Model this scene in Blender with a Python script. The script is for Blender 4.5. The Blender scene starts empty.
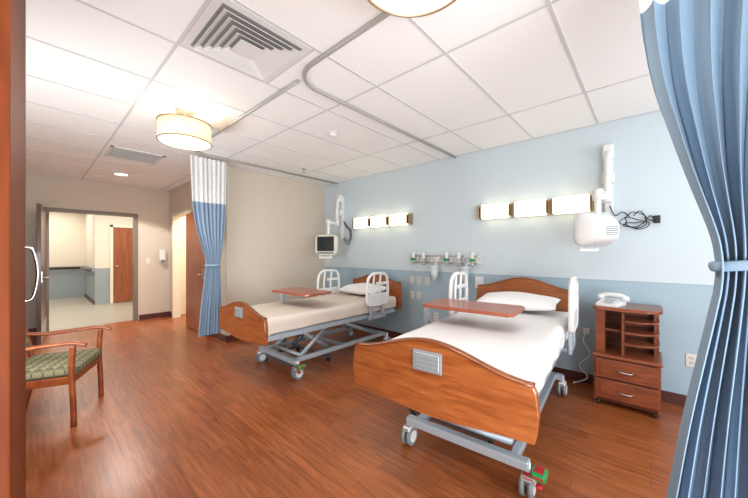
import bpy, bmesh, math, random
from mathutils import Vector, Matrix
random.seed(4)
S = bpy.context.scene
COL = S.collection
try:
    S.view_settings.view_transform = 'Standard'
    S.view_settings.look = 'None'
except Exception: pass

def lin(c):
    r = []
    for v in c:
        v = v/255.0
        r.append(v/12.92 if v <= 0.04045 else ((v+0.055)/1.055)**2.4)
    return (r[0], r[1], r[2], 1.0)

# ---------------- materials
def mat(name, col, rough=0.5, metal=0.0, emis=None, estr=0.0, bump=0.0, bscale=60, var=0.0, coat=0.0):
    m = bpy.data.materials.new(name); m.use_nodes = True
    nt = m.node_tree; b = nt.nodes['Principled BSDF']
    b.inputs['Base Color'].default_value = lin(col)
    b.inputs['Roughness'].default_value = rough
    b.inputs['Metallic'].default_value = metal
    if coat: b.inputs['Coat Weight'].default_value = coat
    if emis:
        b.inputs['Emission Color'].default_value = lin(emis)
        b.inputs['Emission Strength'].default_value = estr
    tc = nt.nodes.new('ShaderNodeTexCoord')
    n = nt.nodes.new('ShaderNodeTexNoise'); n.inputs['Scale'].default_value = bscale
    n.inputs['Detail'].default_value = 4
    nt.links.new(tc.outputs['Object'], n.inputs['Vector'])
    mix = nt.nodes.new('ShaderNodeMixRGB'); mix.blend_type = 'MULTIPLY'
    mix.inputs['Fac'].default_value = var if var else 0.03
    mix.inputs['Color1'].default_value = lin(col)
    nt.links.new(n.outputs['Fac'], mix.inputs['Color2'])
    nt.links.new(mix.outputs['Color'], b.inputs['Base Color'])
    if bump:
        bp = nt.nodes.new('ShaderNodeBump'); bp.inputs['Strength'].default_value = bump
        bp.inputs['Distance'].default_value = 0.01
        nt.links.new(n.outputs['Fac'], bp.inputs['Height'])
        nt.links.new(bp.outputs['Normal'], b.inputs['Normal'])
    return m

def wood(name, c1, c2, scale=(2, 20, 20), rough=0.35, coat=0.2, spec=0.5):
    m = bpy.data.materials.new(name); m.use_nodes = True
    nt = m.node_tree; b = nt.nodes['Principled BSDF']
    tc = nt.nodes.new('ShaderNodeTexCoord'); mp = nt.nodes.new('ShaderNodeMapping')
    mp.inputs['Scale'].default_value = scale
    n = nt.nodes.new('ShaderNodeTexNoise'); n.inputs['Scale'].default_value = 1.6
    n.inputs['Detail'].default_value = 6; n.inputs['Distortion'].default_value = 0.6
    r = nt.nodes.new('ShaderNodeValToRGB')
    r.color_ramp.elements[0].position = 0.32; r.color_ramp.elements[1].position = 0.68
    r.color_ramp.elements[0].color = lin(c1); r.color_ramp.elements[1].color = lin(c2)
    nt.links.new(tc.outputs['Object'], mp.inputs['Vector']); nt.links.new(mp.outputs['Vector'], n.inputs['Vector'])
    nt.links.new(n.outputs['Fac'], r.inputs['Fac']); nt.links.new(r.outputs['Color'], b.inputs['Base Color'])
    b.inputs['Roughness'].default_value = rough; b.inputs['Coat Weight'].default_value = coat
    b.inputs['Specular IOR Level'].default_value = spec
    return m

def floor_mat():
    m = bpy.data.materials.new('wood_plank_floor'); m.use_nodes = True
    nt = m.node_tree; b = nt.nodes['Principled BSDF']; L = nt.links
    tc = nt.nodes.new('ShaderNodeTexCoord')
    br = nt.nodes.new('ShaderNodeTexBrick')
    br.inputs['Scale'].default_value = 1.0; br.inputs['Brick Width'].default_value = 0.95
    br.inputs['Row Height'].default_value = 0.105; br.inputs['Mortar Size'].default_value = 0.0012
    br.inputs['Color1'].default_value = lin((170, 98, 54)); br.inputs['Color2'].default_value = lin((152, 84, 44))
    br.inputs['Mortar'].default_value = lin((118, 62, 34)); br.offset = 0.37
    L.new(tc.outputs['Object'], br.inputs['Vector'])
    mp = nt.nodes.new('ShaderNodeMapping'); mp.inputs['Scale'].default_value = (2.2, 26, 1)
    L.new(tc.outputs['Object'], mp.inputs['Vector'])
    n = nt.nodes.new('ShaderNodeTexNoise'); n.inputs['Scale'].default_value = 1.5
    n.inputs['Detail'].default_value = 8; n.inputs['Distortion'].default_value = 0.8
    L.new(mp.outputs['Vector'], n.inputs['Vector'])
    r = nt.nodes.new('ShaderNodeValToRGB')
    r.color_ramp.elements[0].position = 0.3; r.color_ramp.elements[1].position = 0.7
    r.color_ramp.elements[0].color = (0.52, 0.47, 0.42, 1); r.color_ramp.elements[1].color = (1.1, 1.08, 1.05, 1)
    L.new(n.outputs['Fac'], r.inputs['Fac'])
    mx = nt.nodes.new('ShaderNodeMixRGB'); mx.blend_type = 'MULTIPLY'; mx.inputs['Fac'].default_value = 0.9
    L.new(br.outputs['Color'], mx.inputs['Color1']); L.new(r.outputs['Color'], mx.inputs['Color2'])
    L.new(mx.outputs['Color'], b.inputs['Base Color'])
    b.inputs['Roughness'].default_value = 0.31
    b.inputs['Specular IOR Level'].default_value = 0.45
    return m

def twotone(name, top, bot, zc):
    m = bpy.data.materials.new(name); m.use_nodes = True
    nt = m.node_tree; b = nt.nodes['Principled BSDF']; L = nt.links
    g = nt.nodes.new('ShaderNodeNewGeometry'); s = nt.nodes.new('ShaderNodeSeparateXYZ')
    L.new(g.outputs['Position'], s.inputs['Vector'])
    t = nt.nodes.new('ShaderNodeMath'); t.operation = 'GREATER_THAN'; t.inputs[1].default_value = zc
    L.new(s.outputs['Z'], t.inputs[0])
    mx = nt.nodes.new('ShaderNodeMixRGB'); L.new(t.outputs[0], mx.inputs['Fac'])
    mx.inputs['Color1'].default_value = lin(bot); mx.inputs['Color2'].default_value = lin(top)
    L.new(mx.outputs['Color'], b.inputs['Base Color']); b.inputs['Roughness'].default_value = 0.6
    n = nt.nodes.new('ShaderNodeTexNoise'); n.inputs['Scale'].default_value = 180
    bp = nt.nodes.new('ShaderNodeBump'); bp.inputs['Strength'].default_value = 0.05
    L.new(n.outputs['Fac'], bp.inputs['Height']); L.new(bp.outputs['Normal'], b.inputs['Normal'])
    return m

def fabric_pattern():
    m = bpy.data.materials.new('plaid_woven_fabric'); m.use_nodes = True
    nt = m.node_tree; b = nt.nodes['Principled BSDF']; L = nt.links
    tc = nt.nodes.new('ShaderNodeTexCoord'); mp = nt.nodes.new('ShaderNodeMapping')
    mp.inputs['Rotation'].default_value = (0, 0, 0.785)
    ch = nt.nodes.new('ShaderNodeTexChecker'); ch.inputs['Scale'].default_value = 22
    ch.inputs['Color1'].default_value = lin((92, 92, 70)); ch.inputs['Color2'].default_value = lin((140, 134, 104))
    c2 = nt.nodes.new('ShaderNodeTexChecker'); c2.inputs['Scale'].default_value = 66
    c2.inputs['Color1'].default_value = (1, 0.95, 0.85, 1); c2.inputs['Color2'].default_value = (0.6, 0.6, 0.55, 1)
    L.new(tc.outputs['Object'], mp.inputs['Vector']); L.new(mp.outputs['Vector'], ch.inputs['Vector']); L.new(mp.outputs['Vector'], c2.inputs['Vector'])
    mx = nt.nodes.new('ShaderNodeMixRGB'); mx.blend_type = 'MULTIPLY'; mx.inputs['Fac'].default_value = 0.7
    L.new(ch.outputs['Color'], mx.inputs['Color1']); L.new(c2.outputs['Color'], mx.inputs['Color2'])
    L.new(mx.outputs['Color'], b.inputs['Base Color']); b.inputs['Roughness'].default_value = 0.85
    return m

def net_mat():
    m = bpy.data.materials.new('white_mesh_netting'); m.use_nodes = True
    nt = m.node_tree; b = nt.nodes['Principled BSDF']; L = nt.links
    b.inputs['Base Color'].default_value = lin((238, 240, 242)); b.inputs['Roughness'].default_value = 0.8
    tc = nt.nodes.new('ShaderNodeTexCoord')
    v = nt.nodes.new('ShaderNodeTexChecker'); v.inputs['Scale'].default_value = 170
    L.new(tc.outputs['Object'], v.inputs['Vector'])
    mt = nt.nodes.new('ShaderNodeMath'); mt.operation = 'MULTIPLY_ADD'
    mt.inputs[1].default_value = 0.3; mt.inputs[2].default_value = 0.7
    L.new(v.outputs['Fac'], mt.inputs[0]); L.new(mt.outputs[0], b.inputs['Alpha'])
    return m

M = {}
M['floor'] = floor_mat()
M['hallfloor'] = mat('hall_tile', (170, 160, 144), 0.4, var=0.15, bscale=8)
M['blue'] = twotone('blue_wall_paint', (202, 216, 223), (164, 188, 202), 1.10)
M['beige'] = mat('beige_wall_paint', (212, 200, 184), 0.7, bump=0.05, bscale=150)
M['hall'] = twotone('hall_paint', (224, 212, 192), (150, 158, 160), 0.95)
M['cream'] = mat('cream_paint', (238, 226, 202), 0.6)
M['ceil'] = mat('ceiling_tile', (248, 248, 247), 0.9, bump=0.15, bscale=220, var=0.04)
M['tbar'] = mat('ceiling_tbar', (208, 210, 211), 0.5)
M['base'] = mat('baseboard_vinyl', (84, 40, 36), 0.4)
M['bedwood'] = wood('bed_panel_wood', (130, 68, 32), (164, 95, 50), (3, 14, 26), 0.28)
M['bedtrim'] = wood('bed_panel_trim', (104, 52, 26), (132, 72, 38), (3, 14, 26), 0.28)
M['tabwood'] = wood('overbed_table_laminate', (146, 78, 60), (172, 98, 74), (4, 18, 18), 0.3)
M['cherry'] = wood('wardrobe_cherry', (84, 34, 10), (122, 56, 21), (14, 14, 1.5), 0.6, 0.0, 0.15)
M['nswood'] = wood('nightstand_wood', (116, 57, 34), (148, 79, 48), (4, 14, 22), 0.32)
M['nsdark'] = wood('nightstand_inner', (80, 38, 24), (100, 50, 32), (4, 14, 22), 0.4)
M['chairwood'] = wood('chair_wood', (118, 54, 26), (148, 76, 40), (8, 8, 8), 0.3)
M['doorwood'] = wood('door_wood', (132, 66, 34), (158, 86, 48), (12, 12, 1.2), 0.35)
M['darkdoor'] = wood('dark_door_wood', (70, 44, 34), (92, 58, 44), (12, 12, 1.2), 0.35)
M['fabric'] = fabric_pattern()
M['sheet'] = mat('bed_sheet', (230, 229, 229), 0.85, bump=0.3, bscale=7)
M['blanket'] = mat('tan_blanket', (216, 204, 192), 0.85, bump=0.25, bscale=9)
M['mattress'] = mat('mattress_cover', (206, 190, 172), 0.7)
M['pillow'] = mat('pillow_cotton', (240, 240, 241), 0.85, bump=0.4, bscale=6)
M['frame'] = mat('bed_frame_grey', (176, 188, 198), 0.35, 0.2)
M['frame2'] = mat('bed_frame_dark', (92, 98, 106), 0.4, 0.3)
M['plastic'] = mat('white_plastic', (232, 234, 234), 0.35)
M['cream_pl'] = mat('cream_plastic', (222, 220, 208), 0.4)
M['grey'] = mat('grey_plastic', (132, 138, 142), 0.45)
M['lgrey'] = mat('light_grey_plastic', (190, 194, 196), 0.45)
M['black'] = mat('black_rubber', (26, 26, 28), 0.5)
M['screen'] = mat('tv_glass', (40, 50, 52), 0.12, coat=0.5)
M['steel'] = mat('brushed_steel', (196, 196, 198), 0.3, 1.0)
M['bronze'] = mat('brushed_nickel', (170, 150, 125), 0.35, 0.7)
M['green'] = mat('green_pedal', (34, 150, 80), 0.4)
M['red'] = mat('red_pedal', (186, 44, 48), 0.4)
M['yellow'] = mat('yellow_plastic', (214, 190, 70), 0.4)
M['canister'] = mat('frosted_canister', (212, 222, 224), 0.2)
M['curtain'] = mat('blue_curtain_fabric', (120, 144, 166), 0.9, bump=0.1, bscale=300, var=0.08)
M['curtain2'] = mat('light_blue_curtain', (144, 166, 188), 0.9, bump=0.1, bscale=300, var=0.08)
M['net'] = net_mat()
M['track'] = mat('curtain_track_metal', (180, 180, 176), 0.4, 0.3)
M['panel'] = mat('light_diffuser', (255, 246, 225), 0.5, emis=(255, 236, 196), estr=3.0)
M['shade'] = mat('drum_shade', (236, 220, 188), 0.6, emis=(255, 230, 186), estr=0.55)
M['diff'] = mat('lamp_diffuser', (255, 248, 232), 0.5, emis=(255, 238, 204), estr=2.4)
M['down'] = mat('downlight_lens', (255, 250, 240), 0.5, emis=(255, 240, 210), estr=8)
M['vent'] = mat('vent_white', (222, 222, 220), 0.5)
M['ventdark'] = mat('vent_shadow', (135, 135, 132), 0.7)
M['glass'] = mat('window_frame_white', (235, 235, 235), 0.4)

# ---------------- geometry helpers
def finish(name, bm, m, parent=None, smooth=False):
    me = bpy.data.meshes.new(name); 
    bmesh.ops.recalc_face_normals(bm, faces=bm.faces[:])
    bm.to_mesh(me); bm.free()
    ms = m if isinstance(m, (list, tuple)) else [m]
    for x in ms: me.materials.append(x)
    if smooth:
        for p in me.polygons: p.use_smooth = True
    o = bpy.data.objects.new(name, me); COL.objects.link(o)
    if parent: o.parent = parent
    return o

def empty(name, loc=(0, 0, 0), rz=0):
    e = bpy.data.objects.new(name, None); COL.objects.link(e)
    e.location = loc; e.rotation_euler = (0, 0, rz); e.empty_display_size = 0.1
    return e

def addbox(bm, lo, hi, bev=0.0, seg=2, mi=0, mtx=None):
    lo = Vector(lo); hi = Vector(hi)
    r = bmesh.ops.create_cube(bm, size=1.0)
    vs = r['verts']; c = (lo+hi)/2; d = hi-lo
    for v in vs: v.co = Vector((v.co.x*d.x+c.x, v.co.y*d.y+c.y, v.co.z*d.z+c.z))
    fs = set(f for v in vs for f in v.link_faces)
    if bev > 0:
        es = list(set(e for v in vs for e in v.link_edges))
        r2 = bmesh.ops.bevel(bm, geom=es, offset=min(bev, min(d)*0.49), segments=seg, profile=0.5, affect='EDGES')
        fs = set(r2['faces']) | set(f for f in fs if f.is_valid)
        vs = list(set(v for f in fs for v in f.verts))
    for f in fs:
        if f.is_valid: f.material_index = mi
    if mtx is not None:
        for v in vs: v.co = mtx @ v.co
    return vs

def box(name, lo, hi, m, parent=None, bev=0.0, seg=2, smooth=False):
    bm = bmesh.new(); addbox(bm, lo, hi, bev, seg)
    return finish(name, bm, m, parent, smooth)

def boxes(name, lst, m, parent=None, bev=0.0, seg=2):
    bm = bmesh.new()
    for it in lst:
        lo, hi = it[0], it[1]; mi = it[2] if len(it) > 2 else 0
        addbox(bm, lo, hi, bev, seg, mi)
    return finish(name, bm, m, parent)

def addcyl(bm, p1, p2, r1, r2=None, n=24, mi=0):
    p1 = Vector(p1); p2 = Vector(p2); r2 = r1 if r2 is None else r2
    d = p2-p1; q = Vector((0, 0, 1)).rotation_difference(d.normalized()).to_matrix().to_4x4()
    mt = Matrix.Translation((p1+p2)/2) @ q
    r = bmesh.ops.create_cone(bm, cap_ends=True, segments=n, radius1=r1, radius2=r2, depth=d.length, matrix=mt)
    for f in set(f for v in r['verts'] for f in v.link_faces):
        f.material_index = mi
        f.smooth = len(f.verts) == 4

def cyl(name, p1, p2, r1, m, parent=None, r2=None, n=24):
    bm = bmesh.new(); addcyl(bm, p1, p2, r1, r2, n)
    return finish(name, bm, m, parent)

def smoothpts(pts, k=8, closed=False):
    P = [Vector(p) for p in pts]; out = []; n = len(P)
    rng = n if closed else n-1
    for i in range(rng):
        if closed: a, b, c, d = P[(i-1) % n], P[i], P[(i+1) % n], P[(i+2) % n]
        else: a, b, c, d = P[max(i-1, 0)], P[i], P[i+1], P[min(i+2, n-1)]
        for j in range(k):
            t = j/k
            out.append(0.5*((2*b)+(c-a)*t+(2*a-5*b+4*c-d)*t*t+(3*b-a-3*c+d)*t**3))
    if not closed: out.append(P[-1])
    return out

def addtube(bm, pts, r, n=10, closed=False, mi=0, sx=1.0, sy=1.0):
    pts = [Vector(p) for p in pts]; N = len(pts); rings = []
    up = None
    for i, p in enumerate(pts):
        if closed: t = pts[(i+1) % N]-pts[i-1]
        else: t = pts[min(i+1, N-1)]-pts[max(i-1, 0)]
        t.normalize()
        if up is None:
            up = Vector((0, 0, 1)) if abs(t.z) < 0.9 else Vector((1, 0, 0))
        up = (up - t*up.dot(t))
        if up.length < 1e-5: up = t.orthogonal()
        up.normalize(); s = t.cross(up)
        rings.append([bm.verts.new(p+(s*math.cos(2*math.pi*j/n)*sx+up*math.sin(2*math.pi*j/n)*sy)*r) for j in range(n)])
    m = N if closed else N-1
    for i in range(m):
        A = rings[i]; B = rings[(i+1) % N]
        for j in range(n):
            f = bm.faces.new((A[j], A[(j+1) % n], B[(j+1) % n], B[j])); f.smooth = True; f.material_index = mi
    if not closed:
        for R in (rings[0][::-1], rings[-1]):
            f = bm.faces.new(R); f.material_index = mi

def tube(name, pts, r, m, parent=None, n=10, closed=False, smooth=True, k=8, sx=1, sy=1):
    bm = bmesh.new()
    addtube(bm, smoothpts(pts, k, closed) if smooth else pts, r, n, closed, 0, sx, sy)
    return finish(name, bm, m, parent)

def prism(name, prof, axis, a, b, m, parent=None, bev=0.0):
    """prof 2D list; axis 'y': prof=(x,z) extruded y a..b ; 'z': (x,y) ; 'x': (y,z)"""
    bm = bmesh.new()
    def mk(p, t):
        if axis == 'y': return (p[0], t, p[1])
        if axis == 'z': return (p[0], p[1], t)
        return (t, p[0], p[1])
    A = [bm.verts.new(mk(p, a)) for p in prof]; B = [bm.verts.new(mk(p, b)) for p in prof]
    n = len(prof)
    fa = bm.faces.new(A); fb = bm.faces.new(B[::-1])
    for i in range(n):
        bm.faces.new((A[i], B[i], B[(i+1) % n], A[(i+1) % n]))
    if bev:
        es = list(set(fa.edges) | set(fb.edges))
        bmesh.ops.bevel(bm, geom=es, offset=bev, segments=2, affect='EDGES', profile=0.5)
    return finish(name, bm, m, parent)

# =================================================== ROOM
XC = -4.82     # beige wall plane
XF = -7.73     # entry wall plane
YW = 3.91      # blue wall plane
YV = 2.0       # vestibule side wall
YL = -0.65
XR = 2.2
H = 2.70
T = 0.12

box('floor', (XF-0.06, YL-T, -0.1), (XR+T, YW+T, 0), M['floor'])
box('floor_corridor', (-14.0, -3.2, -0.1), (XF-0.06, 5.2, 0.0), M['hallfloor'])
box('ceiling', (XF-T, YL-T, H), (XR+T, YW+T, H+0.1), M['ceil'])
box('ceiling_corridor', (-14.0, -3.2, 2.65), (XF-T, 5.2, 2.75), M['ceil'])
box('wall_head', (XC-T, YW, 0), (XR+T, YW+T, H), M['blue'])
box('wall_side', (XC-T, YV, 0), (XC, YW, H), M['beige'])
# vestibule wall with bathroom doorway
bx0, bx1, bh = -7.43, -6.45, 2.13
boxes('wall_vestibule', [((XF, YV, 0), (bx0, YV+T, H)), ((bx1, YV, 0), (XC-T, YV+T, H)), ((bx0, YV, bh), (bx1, YV+T, H))], M['beige'])
# bathroom behind
boxes('wall_bathroom', [((-7.73, 3.7, 0), (-4.94, 3.8, H)), ((-7.85, YV+T, 0), (-7.73, 3.8, H)), ((-5.3, YV+T, 0), (-5.2, 3.7, H))], M['cream'])
# entry wall with opening
ey0, ey1, eh = 0.20, 1.40, 2.10
boxes('wall_entry', [((XF-T, YL-T, 0), (XF, ey0, H)), ((XF-T, ey1, 0), (XF, YV+T, H)), ((XF-T, ey0, eh), (XF, ey1, H))], M['beige'])
box('wall_wardrobe', (XF, YL-T, 0), (XR+T, YL, H), M['beige'])
boxes('wall_window', [((XR, YL, 0), (XR+T, YW, 0.8)), ((XR, YL, 2.4), (XR+T, YW, H)), ((XR, YL, 0.8), (XR+T, 0.0, 2.4)), ((XR, 3.3, 0.8), (XR+T, YW, 2.4))], M['beige'])
boxes('added_window', [((XR+0.02, 0, 0.8), (XR+0.08, 0.06, 2.4)), ((XR+0.02, 3.24, 0.8), (XR+0.08, 3.3, 2.4)), ((XR+0.02, 0, 0.8), (XR+0.08, 3.3, 0.86)), ((XR+0.02, 0, 2.34), (XR+0.08, 3.3, 2.4)), ((XR+0.02, 1.62, 0.8), (XR+0.08, 1.68, 2.4))], M['glass'])  # out-of-view opening, added to bring light into the room
# corridor walls
boxes('wall_corridor', [((-10.92, 1.12, 0), (-10.8, 5.2, 2.65)), ((-13.0, 1.12, 0), (-10.92, 1.24, 2.65)), ((-13.12, -3.2, 0), (-13.0, 1.24, 2.65)),
                        ((-13.0, -3.3, 0), (XF-T, -3.2, 2.65)), ((-10.8, 5.1, 0), (XF-T, 5.2, 2.65))], M['hall'])
# door in corridor
cd = empty('door_corridor', (-10.8, 1.9, 0))
box('leaf', (0.005, -0.42, 0.01), (0.035, 0.5, 2.05), M['doorwood'], cd)
boxes('frame', [((0.002, -0.48, 0), (0.05, -0.42, 2.11)), ((0.002, 0.5, 0), (0.05, 0.56, 2.11)), ((0.002, -0.48, 2.05), (0.05, 0.56, 2.11))], M['cream'], cd)
cyl('knob', (0.035, -0.34, 1.0), (0.09, -0.34, 1.0), 0.022, M['steel'], cd)
# handrail
hr = empty('corridor_handrail', (-13.0, 0, 0))
tube('rail', [(0.08, -3.0, 0.9), (0.08, 1.0, 0.9)], 0.035, M['darkdoor'], hr, smooth=False)
for i, y in enumerate((-2.5, -1.2, -0.1, 0.8)):
    box('bracket_%d' % i, (0.0, y, 0.87), (0.08, y+0.04, 0.91), M['steel'], hr)
h2 = empty('corridor_handrail', (-11.9, 1.12, 0))
tube('rail', [(-0.95, -0.08, 0.9), (1.0, -0.08, 0.9)], 0.035, M['darkdoor'], h2, smooth=False)
for i, x in enumerate((-0.7, 0.2, 0.8)):
    box('bracket_%d' % i, (x, -0.08, 0.87), (x+0.04, 0.0, 0.91), M['steel'], h2)

# baseboards
box('baseboard_head', (XC+0.012, YW-0.012, 0), (XR, YW, 0.1), M['base'])
box('baseboard_side', (XC, YV, 0), (XC+0.012, YW, 0.1), M['base'])
boxes('baseboard_vestibule', [((XF+0.012, YV-0.012, 0), (bx0-0.07, YV, 0.1)), ((bx1+0.07, YV-0.012, 0), (XC+0.012, YV, 0.1))], M['base'])
boxes('baseboard_entry', [((XF, ey1+0.07, 0), (XF+0.012, YV, 0.1)), ((XF, YL, 0), (XF+0.012, ey0-0.07, 0.1))], M['base'])
box('baseboard_wardrobe', (XF, YL, 0), (XR, YL+0.012, 0.1), M['base'])
box('baseboard_corridor', (-13.0, 1.108, 0), (-10.8, 1.12, 0.1), M['base'])
box('trim_head', (XC+0.002, YW-0.006, 1.095), (XR, YW, 1.107), mat('pale_chair_rail', (205, 216, 222), 0.5))
# door frames (linings stand 1 cm proud inside the openings)
g = 0.012
boxes('trim_entry', [((XF-T-0.01, ey0-0.05, 0), (XF+0.02, ey0+g, eh+0.05)), ((XF-T-0.01, ey1-g, 0), (XF+0.02, ey1+0.05, eh+0.05)), ((XF-T-0.01, ey0+g, eh-g), (XF+0.02, ey1-g, eh+0.05))], mat('grey_door_frame', (128, 116, 104), 0.4))
boxes('trim_bathroom', [((bx0-0.05, YV-0.02, 0), (bx0+g, YV+T+0.01, bh+0.05)), ((bx1-g, YV-0.02, 0), (bx1+0.05, YV+T+0.01, bh+0.05)), ((bx0+g, YV-0.02, bh-g), (bx1-g, YV+T+0.01, bh+0.05))], M['cream'])
# doors
d1 = empty('door_1', (XF+0.03, ey0-0.02, 0), math.radians(-4))
box('leaf', (0, -0.045, 0.01), (1.15, 0.0, 2.08), M['darkdoor'], d1, 0.003)
tube('lever', [(1.06, 0.0, 1.0), (1.06, 0.06, 1.0), (0.96, 0.06, 1.0)], 0.011, M['steel'], d1, smooth=False)
box('lever_plate', (1.03, 0.0, 0.93), (1.09, 0.008, 1.09), M['steel'], d1)
box('kick_plate', (0.02, 0.0, 0.05), (1.12, 0.003, 0.3), M['steel'], d1)
d2 = empty('door_2', (bx1+0.06, YV-0.04, 0))
box('leaf', (0.0, -0.045, 0.01), (0.95, 0.0, 2.08), M['doorwood'], d2, 0.003)
tube('lever', [(0.88, -0.04, 1.0), (0.88, -0.1, 1.0), (0.78, -0.1, 1.0)], 0.011, M['steel'], d2, smooth=False)
box('lever_plate', (0.85, -0.053, 0.93), (0.91, -0.044, 1.09), M['steel'], d2)

# ceiling grid
bm = bmesh.new()
w = 0.009; zt = H-0.004
xs = []; x = -1.01
while x > XF: x -= 0.61
x += 0.61
while x < XR: xs.append(x); x += 0.61
for x in xs:
    y0 = YL; y1 = YW if x > XC else YV
    addbox(bm, (x-w, y0, zt), (x+w, y1, H))
for y in (-0.60, 0.62, 1.84, 3.06):
    addbox(bm, (XF if y < YV else XC, y-w, zt-0.0005), (XR, y+w, H))
addbox(bm, (-2.23, 1.23-w, zt-0.0005), (-1.62, 1.23+w, H))
# perimeter angle
addbox(bm, (XC, YW-0.022, zt-0.001), (XR, YW, H)); addbox(bm, (XC, YV, zt-0.001), (XC+0.022, YW, H))
addbox(bm, (XF, YV-0.022, zt-0.001), (XC, YV, H)); addbox(bm, (XF, YL, zt-0.001), (XF+0.022, YV, H))
finish('ceiling_grid', bm, M['tbar'])

# ceiling diffuser (concentric louvers)
dv = empty('ceiling_air_diffuser', (-1.925, 0.925, H))
bm = bmesh.new()
def frame(bm, h1, z1, h2, z2, t=0.004):
    c1 = [(-h1, -h1), (h1, -h1), (h1, h1), (-h1, h1)]; c2 = [(-h2, -h2), (h2, -h2), (h2, h2), (-h2, h2)]
    A = [bm.verts.new((a, b, z1)) for a, b in c1]; B = [bm.verts.new((a, b, z2)) for a, b in c2]
    C = [bm.verts.new((a, b, z1+t)) for a, b in c1]; D = [bm.verts.new((a, b, z2+t)) for a, b in c2]
    for i in range(4):
        j = (i+1) % 4
        bm.faces.new((A[i], A[j], B[j], B[i])); bm.faces.new((C[i], C[j], D[j], D[i]))
        bm.faces.new((A[i], A[j], C[j], C[i])); bm.faces.new((B[i], B[j], D[j], D[i]))
frame(bm, 0.295, -0.008, 0.25, -0.008)
for k, hh in enumerate((0.240, 0.198, 0.156, 0.114)):
    frame(bm, hh, -0.030, hh-0.032, -0.008)
addbox(bm, (-0.072, -0.072, -0.030), (0.072, 0.072, -0.024))
finish('louvers', bm, M['vent'], dv)
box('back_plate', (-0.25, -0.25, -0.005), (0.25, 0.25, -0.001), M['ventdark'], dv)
# return vent
rv = empty('ceiling_return_vent', (-5.25, 0.95, H))
lst = [((-0.29, -0.29, -0.012), (0.29, -0.26, -0.001)), ((-0.29, 0.26, -0.012), (0.29, 0.29, -0.001)), ((-0.29, -0.29, -0.012), (-0.26, 0.29, -0.001)), ((0.26, -0.29, -0.012), (0.29, 0.29, -0.001))]
for i in range(12):
    a = -0.25+i*0.043; lst.append(((a, -0.27, -0.010), (a+0.012, 0.27, -0.006)))
boxes('grille', lst, M['vent'], rv)
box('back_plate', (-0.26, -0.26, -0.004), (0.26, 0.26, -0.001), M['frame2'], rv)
# downlight
dl = empty('recessed_downlight', (-6.65, 1.02, H))
bm = bmesh.new(); addtube(bm, [(0.1*math.cos(a*math.pi/16), 0.1*math.sin(a*math.pi/16), -0.006) for a in range(32)], 0.012, 8, True); finish('trim_ring', bm, M['vent'], dl)
cyl('lens', (0, 0, -0.008), (0, 0, -0.001), 0.092, M['down'], dl)
# smoke detector
sd = empty('smoke_detector', (-2.62, 2.24, H))
cyl('base', (0, 0, -0.012), (0, 0, 0), 0.055, M['plastic'], sd)
cyl('head', (0, 0, -0.04), (0, 0, -0.012), 0.03, M['plastic'], sd, r2=0.05)
sp = empty('fire_sprinkler', (-4.1, 2.9, H))
cyl('plate', (0, 0, -0.006), (0, 0, 0), 0.035, M['steel'], sp)
cyl('stem', (0, 0, -0.045), (0, 0, -0.006), 0.008, M['steel'], sp)
cyl('deflector', (0, 0, -0.05), (0, 0, -0.045), 0.02, M['steel'], sp)

# curtain tracks
def arc(cx, cy, r, a0, a1, n=8):
    return [(cx+r*math.cos(math.radians(a0+(a1-a0)*i/n)), cy+r*math.sin(math.radians(a0+(a1-a0)*i/n))) for i in range(n+1)]
zt2 = H-0.018
pts = [(1.9, 1.30)] + arc(-1.75, 1.55, 0.25, 270, 180) + [(-2.0, YW-0.01)]
tr1 = tube('curtain_track', [(a, b, zt2) for a, b in pts], 0.016, M['track'], None, 8, smooth=False, sx=1.0, sy=1.0)
pts = [(-2.0, 1.36)] + arc(-4.2, 1.61, 0.25, 270, 180) + [(-4.45, YW-0.01)]
tr2 = tube('curtain_track', [(a, b, zt2) for a, b in pts], 0.016, M['track'], None, 8, smooth=False)

# drum ceiling lamps
def drum(loc):
    e = empty('drum_ceiling_light', loc)
    cyl('canopy', (0, 0, -0.03), (0, 0, 0), 0.08, M['steel'], e)
    cyl('stem', (0, 0, -0.14), (0, 0, -0.03), 0.012, M['steel'], e)
    bm = bmesh.new(); n = 48; R = 0.215
    rr = [(R, -0.30), (R, -0.13), (R-0.006, -0.13), (R-0.006, -0.30)]
    rings = [[bm.verts.new((r*math.cos(2*math.pi*i/n), r*math.sin(2*math.pi*i/n), z)) for i in range(n)] for r, z in rr]
    for k in range(4):
        A = rings[k]; B = rings[(k+1) % 4]
        for i in range(n):
            f = bm.faces.new((A[i], A[(i+1) % n], B[(i+1) % n], B[i])); f.smooth = (k % 2 == 0)
    finish('shade', bm, M['shade'], e)
    cyl('bottom_diffuser', (0, 0, -0.308), (0, 0, -0.298), R-0.012, M['diff'], e, n=48)
    for z in (-0.302, -0.132):
        bm = bmesh.new(); addtube(bm, [((R+0.002)*math.cos(a*math.pi/24), (R+0.002)*math.sin(a*math.pi/24), z) for a in range(48)], 0.006, 6, True)
        finish('metal_ring', bm, M['bronze'], e)
    cyl('finial', (0, 0, -0.33), (0, 0, -0.308), 0.012, M['steel'], e)
    boxes('spider', [((-R+0.005, -0.006, -0.142), (R-0.005, 0.006, -0.134)), ((-0.006, -R+0.005, -0.142), (0.006, R-0.005, -0.134))], M['steel'], e)
drum((-3.22, 0.96, H)); drum((-0.63, 0.93, H))

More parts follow.
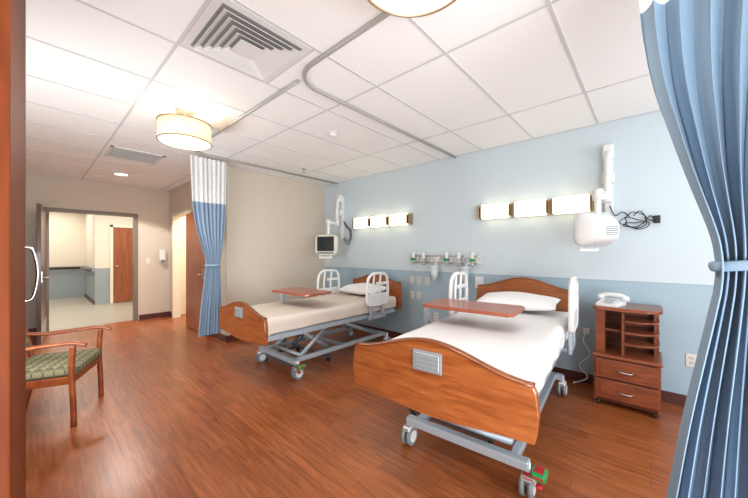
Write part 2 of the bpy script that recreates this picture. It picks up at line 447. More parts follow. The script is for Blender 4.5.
# headwall light fixtures
def headlight(cx):
    e = empty('headwall_light_fixture', (cx, YW, 1.885))
    box('back_plate', (-0.62, -0.035, -0.085), (0.62, 0.0, 0.085), M['bronze'], e, 0.004)
    for i in range(3):
        c = -0.40+0.40*i
        box('diffuser_%d' % (i+1), (c-0.165, -0.11, -0.09), (c+0.165, -0.035, 0.09), M['panel'], e, 0.012, 3)
        boxes('bracket_%d' % (i+1), [((c-0.177, -0.1, -0.07), (c-0.165, -0.03, 0.07)), ((c+0.165, -0.1, -0.07), (c+0.177, -0.03, 0.07))], M['bronze'], e)
    boxes('end_cap', [((-0.625, -0.09, -0.085), (-0.60, -0.0, 0.085)), ((0.60, -0.09, -0.085), (0.625, -0.0, 0.085))], M['bronze'], e, 0.003)
headlight(-1.03); headlight(-3.33)

# =================================================== BEDS
def arch(wd, zb, zbc, ze, zc, r=0.05, n=20):
    """panel outline half width wd: bottom corner zb, bottom centre zbc, end top ze, centre top zc"""
    P = []
    for i in range(n+1):
        t = -1+2*i/n; P.append((t*wd*0.985, zb+(zbc-zb)*(math.cos(t*math.pi)+1)/2))
    P.append((wd, zb+0.03)); P.append((wd+0.01, (zb+ze)/2)); P.append((wd, ze-0.03))
    for i in range(n+1):
        t = 1-2*i/n; P.append((t*wd*0.975, ze+(zc-ze)*(math.cos(t*math.pi)+1)/2))
    P.append((-wd, ze-0.03)); P.append((-wd-0.01, (zb+ze)/2)); P.append((-wd, zb+0.03))
    return P

def caster(e, x, y, col, idx, pedal=True):
    bm = bmesh.new()
    for s in (-1, 1):
        addcyl(bm, (x+s*0.010, y, 0.062), (x+s*0.034, y, 0.062), 0.062, n=24, mi=0)
        addcyl(bm, (x+s*0.034, y, 0.062), (x+s*0.038, y, 0.062), 0.04, n=20, mi=1)
    addbox(bm, (x-0.03, y-0.045, 0.10), (x+0.03, y+0.045, 0.135), 0.012, 2, 1)
    addcyl(bm, (x, y, 0.06), (x, y, 0.19), 0.016, mi=1)
    finish('caster_%d' % idx, bm, [M['grey'], M['plastic']], e)
    if col:
        bm = bmesh.new()
        addbox(bm, (x+0.045, y-0.040, 0.075), (x+0.080, y-0.005, 0.105), 0.012, 2, 0)
        addbox(bm, (x+0.02, y-0.05, 0.125), (x+0.10, y+0.05, 0.17), 0.016, 2, 1)
        addbox(bm, (x-0.02, y-0.06, 0.125), (x+0.045, y+0.05, 0.14), 0.004, 2, 2)
        finish('brake_pedal_%d' % idx, bm, [M['red'], M['green'], M['frame']], e)

def siderail(e, x, yc, zt, name, s):
    # moulded loop rail with grip bars, lower mounting arms
    W = 0.21; z0 = zt-0.42
    loop = [(x, yc-W, z0+0.06), (x, yc-W+0.01, zt-0.1), (x, yc-W+0.09, zt-0.01), (x, yc, zt), (x, yc+W-0.05, zt-0.02), (x, yc+W, zt-0.12), (x, yc+W, z0+0.06), (x, yc+W-0.07, z0), (x, yc-W+0.07, z0)]
    bm = bmesh.new()
    addtube(bm, smoothpts(loop, 6, True), 0.018, 10, True, 0, 1, 1.1)
    for f in (-0.38, 0.25):
        addtube(bm, smoothpts([(x, yc+f*W, z0+0.01), (x, yc+f*W-0.015, (z0+zt)/2), (x, yc+f*W+0.01, zt-0.01)], 6), 0.014, 8)
    addbox(bm, (x-0.012, yc-W+0.01, z0), (x+0.012, yc+W-0.01, z0+0.15), 0.008, 2)
    addbox(bm, (x-0.012, yc-0.03, zt-0.16), (x+0.012, yc+W-0.02, zt-0.12), 0.006, 2)
    finish(name, bm, M['plastic'], e)
    bm = bmesh.new()
    for dy in (-0.12, 0.12):
        addbox(bm, (x-0.014-s*0.012, yc+dy-0.025, z0-0.18), (x+0.014-s*0.012, yc+dy+0.025, z0+0.06), 0.006, 2)
    addbox(bm, (x-s*0.01-0.012, yc-0.17, z0-0.19), (x-s*0.01+0.012, yc+0.17, z0-0.14), 0.006, 2)
    addbox(bm, (min(x, x-s*0.1), yc-0.14, z0-0.18), (max(x, x-s*0.1), yc+0.14, z0-0.15), 0.004, 2)
    finish(name+'_arm', bm, M['frame'], e)

def bed(loc, rz, mt, topmat, pedal):
    """origin: floor, centre of footboard. +y towards head. mt: mattress top height"""
    e = empty('hospital_bed', loc, rz)
    Lb = 2.16
    fb = mt-0.23
    # footboard
    prism('footboard', arch(0.515, fb+0.0, fb-0.035, mt+0.02, mt+0.125), 'y', -0.02, 0.018, M['bedwood'], e, 0.006)
    # footboard raised top trim following arch
    n = 24
    tp = [(t*0.505, -0.004, (mt+0.02)+(0.105)*(math.cos(t*math.pi)+1)/2) for t in [-1+2*i/n for i in range(n+1)]]
    tube('footboard_cap', tp, 0.024, M['bedtrim'], e, 8, smooth=False, sx=1, sy=0.45)
    bm = bmesh.new()
    addbox(bm, (-0.085, -0.034, mt-0.035), (0.085, -0.018, mt+0.075), 0.006, 2, 0)
    addbox(bm, (-0.072, -0.037, mt-0.022), (0.072, -0.033, mt+0.062), 0.003, 1, 1)
    for i in range(6):
        for j in range(3):
            addbox(bm, (-0.062+i*0.022, -0.039, mt-0.012+j*0.024), (-0.046+i*0.022, -0.036, mt+0.0+j*0.024), 0.001, 1, 0)
    finish('foot_control_panel', bm, [M['grey'], M['lgrey']], e)
    # headboard
    prism('headboard', arch(0.50, mt-0.20, mt-0.22, mt+0.20, mt+0.31), 'y', Lb, Lb+0.038, M['bedwood'], e, 0.006)
    tp = [(t*0.49, Lb+0.018, (mt+0.20)+(0.11)*(math.cos(t*math.pi)+1)/2) for t in [-1+2*i/n for i in range(n+1)]]
    tube('headboard_cap', tp, 0.024, M['bedtrim'], e, 8, smooth=False, sx=1, sy=0.45)
    # mattress
    bm = bmesh.new(); addbox(bm, (-0.455, 0.05, mt-0.17), (0.455, Lb-0.03, mt-0.01), 0.05, 4)
    finish('mattress', bm, M['mattress'], e, True)
    # bedspread: grid draped
    bm = bmesh.new(); NX, NY = 36, 60; G = []
    hw = 0.462; r = 0.045; drop = 0.13
    for j in range(NY+1):
        y = 0.045+(Lb-0.09)*j/NY; row = []
        for i in range(NX+1):
            s = (-1+2*i/NX)*(hw+drop)
            a = abs(s)
            if a < hw-r: xx = a; zz = mt
            elif a < hw-r+r*1.57:
                th = (a-(hw-r))/r; xx = hw-r+r*math.sin(th); zz = mt-r+r*math.cos(th)
            else:
                q = a-(hw-r+r*1.57); xx = hw+0.004*math.sin(y*21+i)*min(1, q*12); zz = mt-r-q
            zz += 0.0035*math.sin(y*9+s*7)*math.sin(s*11-y*3)
            if y < 0.10: zz -= (0.10-y)**2*6
            row.append(bm.verts.new((math.copysign(xx, s), y, zz)))
        G.append(row)
    for j in range(NY):
        for i in range(NX):
            bm.faces.new((G[j][i], G[j][i+1], G[j+1][i+1], G[j+1][i]))
    finish('bed_sheet', bm, topmat, e, True)
    # pillow
    bm = bmesh.new(); NX, NY = 28, 20
    for sgn in (1, -1):
        G = []
        for j in range(NY+1):
            row = []
            for i in range(NX+1):
                u = -1+2*i/NX; v = -1+2*j/NY
                h = max(0, (1-abs(u)**2.6)*(1-abs(v)**2.6))**0.55
                z = mt+0.072+sgn*h*(0.072 if sgn > 0 else 0.062)+0.006*math.sin(u*5+v*3)*h
                row.append(bm.verts.new((0.37*u*(1-0.05*(1-abs(v))), Lb-0.27+0.20*v*(1-0.06*(1-abs(u))), z+0.05*(v+1)/2)))
            G.append(row)
        for j in range(NY):
            for i in range(NX):
                bm.faces.new((G[j][i], G[j][i+1], G[j+1][i+1], G[j+1][i]))
    bmesh.ops.remove_doubles(bm, verts=bm.verts[:], dist=0.0015)
    finish('pillow', bm, M['pillow'], e, True)
    # deck frame
    zt = mt-0.18
    boxes('deck_frame', [((-0.44, 0.03, zt-0.05), (-0.40, Lb, zt)), ((0.40, 0.03, zt-0.05), (0.44, Lb, zt)),
                         ((-0.44, 0.02, zt-0.05), (0.44, 0.06, zt)), ((-0.44, Lb-0.05, zt-0.05), (0.44, Lb, zt)),
                         ((-0.42, 0.06, zt-0.012), (0.42, Lb-0.05, zt+0.008)), ((-0.40, 0.7, zt-0.05), (0.40, 0.75, zt)), ((-0.40, 1.4, zt-0.05), (0.40, 1.45, zt))], M['frame'], e, 0.004)
    # base frame
    y0, y1 = 0.44, 1.98
    boxes('base_frame', [((-0.34, y0, 0.15), (-0.29, y1, 0.20)), ((0.29, y0, 0.15), (0.34, y1, 0.20)),
                         ((-0.40, y0-0.03, 0.145), (0.40, y0+0.03, 0.20)), ((-0.40, y1-0.03, 0.145), (0.40, y1+0.03, 0.20)), ((-0.30, 1.2, 0.15), (0.30, 1.24, 0.19))], M['frame'], e, 0.008)
    caster(e, -0.39, y0, False, 1); caster(e, 0.39, y0, pedal, 2); caster(e, -0.39, y1, False, 3); caster(e, 0.39, y1, False, 4)
    # lift arms
    bm = bmesh.new()
    for s in (-1, 1):
        for (ya, yb) in ((y0+0.12, 1.0), (y1-0.12, 1.15)):
            addtube(bm, [(s*0.27, ya, 0.19), (s*0.27, yb, zt-0.04)], 0.026, 8, False, 0, 0.6, 1)
        addtube(bm, [(s*0.24, y0+0.55, 0.19), (s*0.24, y0+0.1, zt-0.04)], 0.022, 8, False, 0, 0.6, 1)
    addcyl(bm, (-0.28, 1.0, zt-0.05), (0.28, 1.0, zt-0.05), 0.02)
    addcyl(bm, (-0.28, 1.15, zt-0.05), (0.28, 1.15, zt-0.05), 0.02)
    addcyl(bm, (-0.28, y0+0.12, 0.2), (0.28, y0+0.12, 0.2), 0.02)
    finish('lift_arms', bm, M['frame'], e)
    bm = bmesh.new()
    addcyl(bm, (0.0, y0+0.2, 0.24), (0.0, 0.95, zt-0.06), 0.03)
    addbox(bm, (-0.12, 1.25, zt-0.14), (0.12, 1.5, zt-0.05), 0.01, 2)
    finish('actuator', bm, M['frame2'], e)
    siderail(e, -0.51, 1.64, mt+0.37, 'siderail_1', -1)
    siderail(e, 0.51, 1.64, mt+0.37, 'siderail_2', 1)
    boxes('foot_brackets', [((-0.40, 0.015, fb+0.0), (-0.36, 0.04, zt)), ((0.36, 0.015, fb+0.0), (0.40, 0.04, zt))], M['frame'], e)
    return e

bed((-0.875, 1.415, 0), math.radians(4.2), 0.785, M['sheet'], True)
bed((-3.25, 1.50, 0), math.radians(0.5), 0.72, M['blanket'], True)

def overbed(loc, rz, z):
    e = empty('overbed_table', loc, rz)
    prism('top', [(-0.36, -0.17), (-0.36, 0.17), (-0.33, 0.21), (0.33, 0.21), (0.36, 0.17), (0.36, -0.17), (0.33, -0.21), (-0.33, -0.21)], 'z', z-0.028, z, M['tabwood'], e, 0.005)
    box('top_support', (-0.42, -0.03, z-0.06), (0.12, 0.03, z-0.028), M['frame2'], e, 0.004)
    box('column', (-0.43, -0.028, 0.10), (-0.385, 0.028, z-0.03), M['frame'], e, 0.006)
    box('column_sleeve', (-0.437, -0.036, 0.09), (-0.378, 0.036, 0.5), M['frame2'], e, 0.006)
    boxes('base', [((-0.44, -0.27, 0.055), (-0.38, 0.27, 0.09)), ((-0.42, -0.27, 0.055), (0.25, -0.22, 0.085)), ((-0.42, 0.22, 0.055), (0.25, 0.27, 0.085))], M['frame2'], e, 0.006)
    for i, (x, y) in enumerate(((-0.41, -0.245), (-0.41, 0.245), (0.22, -0.245), (0.22, 0.245))):
        cyl('wheel_%d' % i, (x-0.01, y, 0.028), (x+0.012, y, 0.028), 0.028, M['black'], e)
overbed((-1.08, 2.40, 0), math.radians(4), 0.95)
overbed((-3.24, 2.26, 0), math.radians(2), 0.90)

# =================================================== NIGHTSTAND
ns = empty('bedside_cabinet', (-0.16, 3.635, 0))
W = 0.225; D = 0.215
box('carcass', (-W+0.01, -D+0.02, 0.06), (W-0.01, D, 0.44), M['nsdark'], ns)
boxes('side_panels', [((-W, -D+0.01, 0.05), (-W+0.018, D, 0.44)), ((W-0.018, -D+0.01, 0.05), (W, D, 0.44))], M['nswood'], ns)
for i, z in enumerate((0.08, 0.262)):
    box('drawer_%d' % (i+1), (-W+0.012, -D-0.004, z), (W-0.012, -D+0.022, z+0.165), M['nswood'], ns, 0.006)
    box('drawer_inset_%d' % (i+1), (-W+0.05, -D-0.009, z+0.03), (W-0.05, -D-0.003, z+0.135), M['nswood'], ns, 0.004)
    tube('drawer_pull_%d' % (i+1), [(-0.05, -D-0.006, z+0.085), (-0.035, -D-0.032, z+0.08), (0.035, -D-0.032, z+0.08), (0.05, -D-0.006, z+0.085)], 0.006, M['steel'], ns)
box('mid_slab', (-W-0.012, -D-0.012, 0.44), (W+0.012, D, 0.468), M['nswood'], ns, 0.008)
box('plinth', (-W+0.02, -D+0.03, 0.045), (W-0.02, D-0.01, 0.06), M['nsdark'], ns)
for i, (x, y) in enumerate(((-0.19, -0.17), (0.19, -0.17), (-0.19, 0.18), (0.19, 0.18))):
    cyl('wheel_%d' % i, (x-0.012, y, 0.023), (x+0.012, y, 0.023), 0.023, M['black'], ns)
box('hutch_back', (-W+0.005, D-0.018, 0.468), (W-0.005, D-0.002, 0.862), M['nswood'], ns)
box('hutch_side', (-W+0.004, -0.10, 0.468), (-W+0.022, D-0.018, 0.862), M['nswood'], ns)
box('hutch_front_panel', (-W+0.004, -0.115, 0.468), (-W+0.075, -0.10, 0.862), M['nswood'], ns)
box('hutch_divider', (-0.03, -0.14, 0.468), (-0.012, D-0.018, 0.862), M['nswood'], ns)
box('hutch_divider_right', (W-0.04, 0.02, 0.468), (W-0.024, D-0.018, 0.862), M['nswood'], ns)
def rshelf(name, z0, z1, x0, x1, front, rr, m):
    P = [(x0, D-0.02), (x0, front)]
    for i in range(9):
        a = math.radians(-90+90*i/8); P.append((x1-rr+rr*math.cos(a), front+rr+rr*math.sin(a)))
    P.append((x1, D-0.02))
    return prism(name, P, 'z', z0, z1, m, ns, 0.003)
for i, z in enumerate((0.56, 0.66, 0.76)):
    rshelf('round_shelf_%d' % (i+1), z, z+0.014, -0.012, W-0.004, -0.15, 0.14, M['nswood'])
rshelf('left_shelf', 0.66, 0.674, -W+0.02, -0.03, -0.09, 0.03, M['nswood'])
P = []
for i in range(9):
    a = math.radians(180+90*i/8); P.append((-W-0.01+0.06+0.06*math.cos(a), -D-0.005+0.06+0.06*math.sin(a)))
for i in range(9):
    a = math.radians(270+90*i/8); P.append((W+0.015-0.10+0.10*math.cos(a), -D-0.005+0.10+0.10*math.sin(a)))
P += [(W+0.015, D), (-W-0.01, D)]
prism('top_slab', P, 'z', 0.862, 0.89, M['nswood'], ns, 0.006)

# telephone
ph = empty('telephone', (-0.27, 3.56, 0.89), math.radians(-15))
prism('base', [(-0.10, 0.0), (0.10, 0.0), (0.10, 0.055), (0.03, 0.05), (-0.10, 0.022)], 'x', -0.085, 0.085, M['plastic'], ph, 0.006)
bm = bmesh.new()
addtube(bm, smoothpts([(-0.105, 0.05, 0.07), (-0.05, 0.05, 0.092), (0.05, 0.05, 0.092), (0.105, 0.05, 0.07)], 6), 0.019, 10)
addcyl(bm, (-0.095, 0.05, 0.05), (-0.095, 0.05, 0.085), 0.03, 0.024); addcyl(bm, (0.095, 0.05, 0.05), (0.095, 0.05, 0.085), 0.03, 0.024)
finish('handset', bm, M['plastic'], ph)
bm = bmesh.new()
for i in range(3):
    for j in range(4):
        addbox(bm, (-0.045+i*0.034, -0.085+j*0.024, 0.026+j*0.006), (-0.022+i*0.034, -0.069+j*0.024, 0.038+j*0.007), 0.002, 1)
finish('keypad', bm, M['lgrey'], ph)

# =================================================== TVs
def tvarm(name, x, tvx, tvy, zc, rz, screen_front, sc=1.0):
    e = empty(name, (x, YW, 0))
    # wall channel
    box('wall_channel', (-0.035, -0.05, 1.62), (0.035, 0.0, 2.42), M['plastic'], e, 0.01)
    box('wall_bracket', (-0.05, -0.12, 2.06), (0.05, -0.05, 2.16), M['plastic'], e, 0.012)
    box('upper_block', (-0.045, -0.13, 2.3), (0.045, -0.05, 2.44), M['plastic'], e, 0.015)
    tx, ty = tvx-x, tvy-YW
    bm = bmesh.new()
    addtube(bm, smoothpts([(0, -0.10, 2.36), (0.0, -0.14, 2.3), (0.0, -0.16, 2.0), (tx*0.3, -0.17, 1.92)], 6), 0.032, 10)
    addtube(bm, smoothpts([(tx*0.3, -0.17, 1.92), (tx*0.6, ty*0.55, 1.90), (tx, ty+0.02, 1.90)], 6), 0.030, 10)
    addtube(bm, smoothpts([(tx, ty, 1.92), (tx, ty, 1.8), (tx, ty, zc+0.12)], 6), 0.026, 10)
    addcyl(bm, (tx*0.3, -0.17, 1.86), (tx*0.3, -0.17, 1.98), 0.045)
    addcyl(bm, (tx, ty, 1.85), (tx, ty, 1.95), 0.042)
    finish('articulated_arm', bm, M['plastic'], e)
    t = empty('tv_head', (tx, ty, zc), rz); t.parent = e; t.scale = (sc, sc, sc)
    bm = bmesh.new(); secs = []
    for (yy, hw, hh, zo) in ((-0.10, 0.19, 0.165, 0), (-0.06, 0.20, 0.175, 0), (-0.02, 0.195, 0.17, 0), (0.06, 0.15, 0.13, -0.01), (0.12, 0.11, 0.095, -0.02), (0.14, 0.09, 0.07, -0.02)):
        ring = []
        for k in range(32):
            a = 2*math.pi*k/32; c, s = math.cos(a), math.sin(a)
            q = (abs(c)**6+abs(s)**6)**(-1/6)
            ring.append(bm.verts.new((hw*c*q, yy, zo+hh*s*q)))
        secs.append(ring)
    for a, b in zip(secs[:-1], secs[1:]):
        for k in range(32):
            f = bm.faces.new((a[k], a[(k+1) % 32], b[(k+1) % 32], b[k])); f.smooth = True
    bm.faces.new(secs[0]); bm.faces.new(secs[-1][::-1])
    finish('shell', bm, M['cream_pl'] if screen_front else M['plastic'], t)
    box('screen', (-0.155, -0.104, -0.10), (0.155, -0.098, 0.14), M['screen'], t, 0.002)
    box('control_strip', (-0.15, -0.104, -0.145), (0.15, -0.099, -0.115), M['grey'], t, 0.002)
    boxes('vents', [((-0.07, 0.141, -0.07+i*0.02), (0.07, 0.144, -0.062+i*0.02)) for i in range(5)], M['grey'], t)
    box('handle', (-0.12, -0.12, -0.225), (0.12, -0.085, -0.19), M['plastic'], t, 0.012)
    boxes('handle_posts', [((-0.11, -0.11, -0.2), (-0.09, -0.09, -0.16)), ((0.09, -0.11, -0.2), (0.11, -0.09, -0.16))], M['plastic'], t)
    return e
tvarm('wall_mounted_television', -0.31, -0.355, 3.44, 1.59, math.radians(235), False, 0.92)
tvarm('wall_mounted_television', -4.28, -4.22, 3.50, 1.50, math.radians(22), True, 1.05)

# black cable tangle at near tv
cb = empty('cable_bundle', (-0.10, YW-0.03, 1.67))
bm = bmesh.new()
for k in range(3):
    a = 0.045+0.022*k; off = random.uniform(-0.03, 0.03)
    P = []
    for i in range(14):
        th = 2*math.pi*i/14
        P.append((off+(a+0.025*math.sin(3*th+2*k))*math.cos(th)*1.1, -0.002-0.008*k+0.003*math.sin(2*th), 0.02*k-0.03+(a*0.8+0.018*math.cos(2*th+k))*math.sin(th)))
    addtube(bm, smoothpts(P, 4, True), 0.0042, 6, True)
addtube(bm, smoothpts([(-0.05, 0, 0.05), (-0.10, -0.02, 0.10), (-0.16, -0.03, 0.07), (-0.20, -0.04, 0.17)], 6), 0.005, 6)
addtube(bm, smoothpts([(0.05, 0, -0.02), (0.10, -0.01, 0.05), (0.14, -0.02, 0.0), (0.15, 0.0, 0.03)], 6), 0.0045, 6)
addtube(bm, smoothpts([(-0.02, 0, 0.06), (0.03, -0.01, 0.10), (0.08, -0.02, 0.02), (0.13, 0.0, 0.0)], 6), 0.0045, 6)
finish('cables', bm, M['black'], cb)
box('cable_box', (0.12, -0.01, -0.02), (0.17, 0.03, 0.05), M['black'], cb, 0.006)
cb2 = empty('cable_bundle', (-4.10, YW-0.03, 1.75))
bm = bmesh.new()
for k in range(3):
    addtube(bm, smoothpts([(-0.14, 0.0, 0.2), (-0.06+0.02*k, -0.02, 0.1), (0.05+0.03*k, -0.02-0.005*k, -0.02), (0.02, -0.02, -0.16-0.04*k), (-0.1, -0.03, -0.1-0.02*k)], 6), 0.005, 6)
finish('cables', bm, M['black'], cb2)
box('cable_box', (0.0, -0.01, -0.08), (0.09, 0.03, 0.04), M['lgrey'], cb2, 0.006)

# =================================================== medical gas rail
def gasrail(cx):
    e = empty('medical_gas_rail', (cx, YW, 1.28))
    box('rail', (-0.55, -0.02, 0.03), (0.55, 0.0, 0.055), M['steel'], e, 0.002)
    box('rail_lower', (-0.55, -0.02, -0.065), (0.55, 0.0, -0.045), M['steel'], e, 0.002)
    cols = [M['cream_pl'], M['lgrey'], M['cream_pl'], M['plastic'], M['lgrey'], M['cream_pl']]
    for i in range(6):
        x = -0.46+i*0.184
        box('outlet_%d' % i, (x-0.055, -0.03, -0.045), (x+0.055, 0.0, 0.03), cols[i], e, 0.006)
        cyl('port_%d' % i, (x, -0.045, -0.005), (x, -0.03, -0.005), 0.018, [M['green'], M['yellow'], M['plastic'], M['grey'], M['yellow'], M['grey']][i], e)
    for i, x in enumerate((-0.46, -0.28, 0.09, 0.275, 0.46)):
        bm = bmesh.new()
        addcyl(bm, (x, -0.045, -0.005), (x, -0.09, -0.005), 0.014, mi=1)
        addcyl(bm, (x, -0.09, -0.05), (x, -0.09, 0.10), 0.019, mi=0)
        addcyl(bm, (x, -0.09, -0.085), (x, -0.09, -0.05), 0.028, 0.02, mi=1)
        addcyl(bm, (x, -0.13, -0.005), (x, -0.09, -0.005), 0.024, mi=2)
        finish('flowmeter_%d' % i, bm, [M['plastic'], M['steel'], M['green'] if i % 2 == 0 else M['lgrey']], e)
    for i, x in enumerate((-0.1, 0.36)):
        bm = bmesh.new()
        addcyl(bm, (x, -0.09, -0.30), (x, -0.09, -0.12), 0.045, 0.055, mi=0)
        addcyl(bm, (x, -0.09, -0.12), (x, -0.09, -0.10), 0.06, mi=1)
        addbox(bm, (x-0.02, -0.05, -0.16), (x+0.02, 0.0, -0.06), 0.004, 2, 1)
        addtube(bm, smoothpts([(x, -0.09, -0.10), (x+0.03, -0.10, -0.04), (x+0.06, -0.08, -0.02), (x+0.08, -0.05, -0.005)], 6), 0.005, 6, mi=0)
        finish('suction_canister_%d' % i, bm, [M['canister'], M['plastic']], e)
gasrail(-2.18)

def outlet(x, z, m=None, w=0.035, h=0.057):
    e = empty('wall_outlet', (x, YW, z))
    box('plate', (-w, -0.007, -h), (w, 0, h), m or M['cream_pl'], e, 0.003)
    boxes('sockets', [((-0.016, -0.010, 0.008), (0.016, -0.006, 0.034)), ((-0.016, -0.010, -0.034), (0.016, -0.006, -0.008))], M['lgrey'], e, 0.002)
for x, z in ((-2.72, 0.95), (-2.60, 0.95), (-2.72, 0.72), (-2.60, 0.72), (-2.45, 0.95), (-2.05, 0.9), (0.27, 0.42), (-2.3, 0.45)):
    outlet(x, z)
# nurse call plate and cord
nc = empty('nurse_call_station', (-1.66, YW, 0.98))
box('plate', (-0.055, -0.012, -0.075), (0.055, 0, 0.075), M['plastic'], nc, 0.004)
tube('call_cord', [(0, -0.012, -0.04), (0.02, -0.05, -0.15), (0.12, -0.06, -0.3), (0.15, -0.06, -0.55)], 0.005, M['plastic'], nc)
# white power cord near bedside cabinet
pc = empty('power_cord', (-0.55, YW-0.03, 0.45))
tube('cord', [(0.05, 0.02, 0.1), (0.03, -0.03, 0.0), (0.09, -0.04, -0.12), (0.0, -0.05, -0.25), (0.07, -0.06, -0.36), (-0.05, -0.1, -0.435)], 0.006, M['plastic'], pc)
box('plug', (0.02, 0.0, 0.07), (0.08, 0.03, 0.13), M['plastic'], pc, 0.004)

# sanitizer dispenser & switch on entry wall
sdz = empty('soap_dispenser', (XF, 1.86, 1.3))
box('body', (0, -0.055, -0.12), (0.09, 0.055, 0.12), M['plastic'], sdz, 0.02, 3)
box('lever', (0.07, -0.035, -0.14), (0.1, 0.035, -0.08), M['grey'], sdz, 0.006)
sw = empty('light_switch', (XF, 1.62, 1.2))
box('plate', (0, -0.04, -0.06), (0.006, 0.04, 0.06), M['cream_pl'], sw, 0.002); box('toggle', (0.006, -0.012, -0.02), (0.012, 0.012, 0.02), M['plastic'], sw)

# =================================================== ARMCHAIR
ch = empty('wooden_armchair', (-3.76, 0.105, 0), math.radians(157))
for i, s in enumerate((-1, 1)):
    x = s*0.285
    tube('front_leg_%d' % (i+1), [(x, -0.255, 0.0), (x, -0.25, 0.2), (x, -0.24, 0.45), (x, -0.25, 0.64)], 0.021, M['chairwood'], ch, 8)
    tube('back_leg_%d' % (i+1), [(x*0.93, 0.27, 0.0), (x*0.93, 0.22, 0.25), (x*0.93, 0.22, 0.45), (x*0.93, 0.27, 0.7), (x*0.93, 0.33, 0.88)], 0.021, M['chairwood'], ch, 8)
    tube('arm_%d' % (i+1), [(x, -0.33, 0.635), (x, -0.25, 0.66), (x, -0.08, 0.655), (x*0.98, 0.1, 0.64), (x*0.94, 0.27, 0.655)], 0.03, M['chairwood'], ch, 10, sx=1.0, sy=0.5)
    boxes('side_rail_%d' % (i+1), [((x-0.012, -0.24, 0.34), (x+0.012, 0.23, 0.40))], M['chairwood'], ch, 0.004)
boxes('cross_rails', [((-0.28, -0.255, 0.34), (0.28, -0.228, 0.40)), ((-0.26, 0.21, 0.34), (0.26, 0.235, 0.40))], M['chairwood'], ch, 0.004)
bm = bmesh.new(); addbox(bm, (-0.262, -0.27, 0.385), (0.262, 0.21, 0.475), 0.035, 4); finish('seat_cushion', bm, M['fabric'], ch, True)
bm = bmesh.new(); addbox(bm, (-0.245, -0.03, -0.19), (0.245, 0.03, 0.19), 0.025, 3, 0, Matrix.Translation((0, 0.275, 0.70)) @ Matrix.Rotation(math.radians(-14), 4, 'X'))
finish('back_cushion', bm, M['fabric'], ch, True)
tube('top_rail', [(-0.265, 0.33, 0.87), (0, 0.36, 0.92), (0.265, 0.33, 0.87)], 0.028, M['chairwood'], ch, 8, sx=0.6)

# =================================================== WARDROBE
wd = empty('wardrobe', (-1.45, -0.328, 0), math.radians(-0.6))
box('body', (-0.55, -0.29, 0.08), (0.55, 0.285, 2.62), M['cherry'], wd)
box('plinth', (-0.54, -0.28, 0.0), (0.54, 0.26, 0.08), M['base'], wd)
box('door_left', (-0.548, 0.286, 0.10), (-0.003, 0.308, 2.60), M['cherry'], wd, 0.003)
box('door_right', (0.003, 0.286, 0.10), (0.548, 0.308, 2.60), M['cherry'], wd, 0.003)
boxes('side_stile', [((0.55, 0.235, 0.08), (0.556, 0.283, 2.62)), ((0.55, -0.29, 0.08), (0.556, -0.22, 2.62)), ((0.55, -0.22, 0.08), (0.556, 0.235, 0.2)), ((0.55, -0.22, 1.28), (0.556, 0.235, 1.36))], M['cherry'], wd, 0.002)
box('cornice', (-0.56, -0.29, 2.62), (0.56, 0.312, 2.695), M['cherry'], wd, 0.004)
tube('handle', [(-0.45, 0.306, 1.40), (-0.45, 0.33, 1.385), (-0.45, 0.343, 1.29), (-0.45, 0.33, 1.195), (-0.45, 0.306, 1.18)], 0.006, M['steel'], wd)

# =================================================== CURTAINS
def curtain(name, axis, keys, base, znet, ztop, zbot, pleats, m, tiez, nrow=110, ncol=360):
    """keys: list (z, L, R, amp). axis 'x' or 'y': spread direction; base is other coordinate"""
    e = empty(name, (0, 0, 0))
    keys = sorted(keys)
    def ev(z):
        for a, b in zip(keys[:-1], keys[1:]):
            if z <= b[0]:
                t = max(0, (z-a[0])/(b[0]-a[0]))
                return [a[i]+(b[i]-a[i])*t for i in (1, 2, 3)]
        return keys[-1][1:]
    def evs(z):
        a = [ev(z+d) for d in (-0.08, -0.04, 0, 0.04, 0.08)]
        return [sum(q[i] for q in a)/5 for i in range(3)]
    zs = [zbot+(ztop-zbot)*j/nrow for j in range(nrow+1)]
    bm = bmesh.new(); G = []
    for z in zs:
        Lx, Rx, am = evs(z); row = []
        for i in range(ncol+1):
            s = i/ncol
            ph = 2*math.pi*pleats*(s+0.010*math.sin(7*s+1.2*z)+0.006*math.sin(17*s))
            v = math.sin(ph)
            depth = am*(0.75+0.25*math.sin(5.3*s*pleats*0.4+0.7))*(v+0.2*math.sin(2*ph+0.6*z))
            a = Lx+(Rx-Lx)*s+0.12*am*math.sin(2*ph)
            if axis == 'x': co = (a, base+depth, z)
            else: co = (base+depth, a, z)
            row.append(bm.verts.new(co))
        G.append(row)
    for j in range(nrow):
        for i in range(ncol):
            f = bm.faces.new((G[j][i], G[j][i+1], G[j+1][i+1], G[j+1][i])); f.smooth = True
            f.material_index = 1 if zs[j] > znet else 0
    finish('fabric', bm, [m, M['net']], e)
    # tie back
    Lx, Rx, am = evs(tiez); c = (Lx+Rx)/2; hw = (Rx-Lx)/2+0.012
    if axis == 'x': P = [(c+hw*math.cos(2*math.pi*k/28), base+(am*1.25+0.006)*math.sin(2*math.pi*k/28), tiez+0.012*math.cos(2*math.pi*k/28)) for k in range(28)]
    else: P = [(base+(am*1.25+0.006)*math.sin(2*math.pi*k/28), c+hw*math.cos(2*math.pi*k/28), tiez) for k in range(28)]
    addt = bmesh.new(); addtube(addt, P, 0.014, 8, True, 0, 0.4, 1.0)
    finish('tie_back', addt, m, e)
    # hooks
    bm = bmesh.new(); Lx, Rx, am = evs(ztop)
    for k in range(pleats+1):
        a = Lx+(Rx-Lx)*k/pleats
        p = (a, base, 0) if axis == 'x' else (base, a, 0)
        addcyl(bm, (p[0], p[1], ztop-0.01), (p[0], p[1], H-0.036), 0.003, n=6)
    finish('hooks', bm, M['steel'], e)
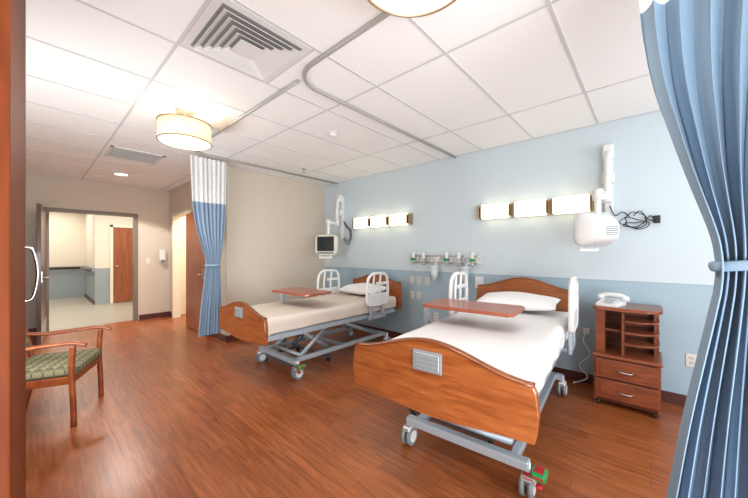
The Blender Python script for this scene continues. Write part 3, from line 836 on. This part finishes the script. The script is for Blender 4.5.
curtain('privacy_curtain', 'x',
        [(2.64, -0.03, 0.95, 0.022), (2.14, -0.03, 0.85, 0.026), (1.9, 0.0, 0.72, 0.03), (1.62, 0.075, 0.5, 0.036), (1.42, 0.135, 0.35, 0.038), (1.35, 0.150, 0.32, 0.036), (1.25, 0.135, 0.34, 0.038), (0.9, 0.075, 0.42, 0.04), (0.5, 0.02, 0.5, 0.04), (0.2, 0.0, 0.52, 0.04)],
        1.30, 2.14, 2.64, 0.2, 16, M['curtain'], 1.35, 110, 440)
curtain('privacy_curtain', 'y',
        [(2.64, 1.38, 1.85, 0.03), (2.0, 1.40, 1.84, 0.035), (1.7, 1.44, 1.82, 0.035), (1.3, 1.56, 1.77, 0.04), (1.2, 1.58, 1.75, 0.035), (1.1, 1.56, 1.76, 0.04), (0.6, 1.50, 1.77, 0.045), (0.26, 1.47, 1.77, 0.045)],
        -4.45, 2.02, 2.64, 0.26, 8, M['curtain2'], 1.2, 80, 220)

# =================================================== LIGHTS
def area(name, loc, target, sx, sy, power, col=(1, 1, 1)):
    l = bpy.data.lights.new(name, 'AREA'); l.shape = 'RECTANGLE'; l.size = sx; l.size_y = sy; l.energy = power; l.color = col
    o = bpy.data.objects.new(name, l); COL.objects.link(o); o.location = loc
    o.rotation_euler = (Vector(target)-Vector(loc)).to_track_quat('-Z', 'Y').to_euler()
    return o
area('window_fill', (XR-0.05, 1.65, 1.6), (-3, 1.2, 1.4), 3.2, 1.5, 74, (0.90, 0.96, 1.0))  # added soft fill across the unseen opening in the right wall
area('bounce_fill', (0.9, 0.0, 0.75), (-1.6, 2.3, 2.9), 1.4, 1.0, 86, (0.93, 0.97, 1))  # added fill near the camera, bounced off the ceiling
area('bounce_fill_far', (-2.9, -0.35, 1.1), (-5.4, 1.6, 2.6), 1.2, 0.6, 44, (0.93, 0.97, 1))  # extra unseen fill, lifts the dim ceiling towards the vestibule
area('corridor_light', (-9.3, 1.0, 2.6), (-9.3, 1.0, 0), 1.8, 4.0, 100, (1, 0.96, 0.90))
area('corridor_light_far', (-12.0, 0.0, 2.6), (-12.0, 0, 0), 1.2, 1.6, 42, (1, 0.96, 0.90))
area('bathroom_light', (-6.9, 2.9, 2.6), (-6.9, 2.9, 0), 0.8, 0.8, 50, (1, 0.95, 0.85))
for nm, p in (('lamp_glow_far', (-3.22, 0.96, 2.30)), ('lamp_glow_near', (-0.63, 0.93, 2.30))):
    area(nm, p, (p[0], p[1], 0), 0.4, 0.4, 15, (1, 0.95, 0.88))
l = bpy.data.lights.new('lamp_up_far', 'POINT'); l.energy = 4; l.color = (1, 0.9, 0.74); l.shadow_soft_size = 0.05
o = bpy.data.objects.new('lamp_up_far', l); COL.objects.link(o); o.location = (-3.12, 0.96, 2.55)
l = bpy.data.lights.new('downlight_spot', 'SPOT'); l.energy = 130; l.spot_size = 2.2; l.color = (1, 0.95, 0.88); l.shadow_soft_size = 0.08
o = bpy.data.objects.new('downlight_spot', l); COL.objects.link(o); o.location = (-6.65, 1.02, 2.66)

w = bpy.data.worlds.new('World'); S.world = w; w.use_nodes = True
bg = w.node_tree.nodes['Background']; bg.inputs['Color'].default_value = (0.85, 0.92, 1, 1); bg.inputs['Strength'].default_value = 1.0

# =================================================== CAMERA
c = bpy.data.cameras.new('camera'); co = bpy.data.objects.new('camera', c); COL.objects.link(co)
c.sensor_width = 36; c.lens = 308/748*36; c.shift_y = 3/748; c.clip_start = 0.05
co.location = (0, 0, 1.38); co.rotation_euler = (math.radians(90), 0, math.radians(41.9))
S.camera = co
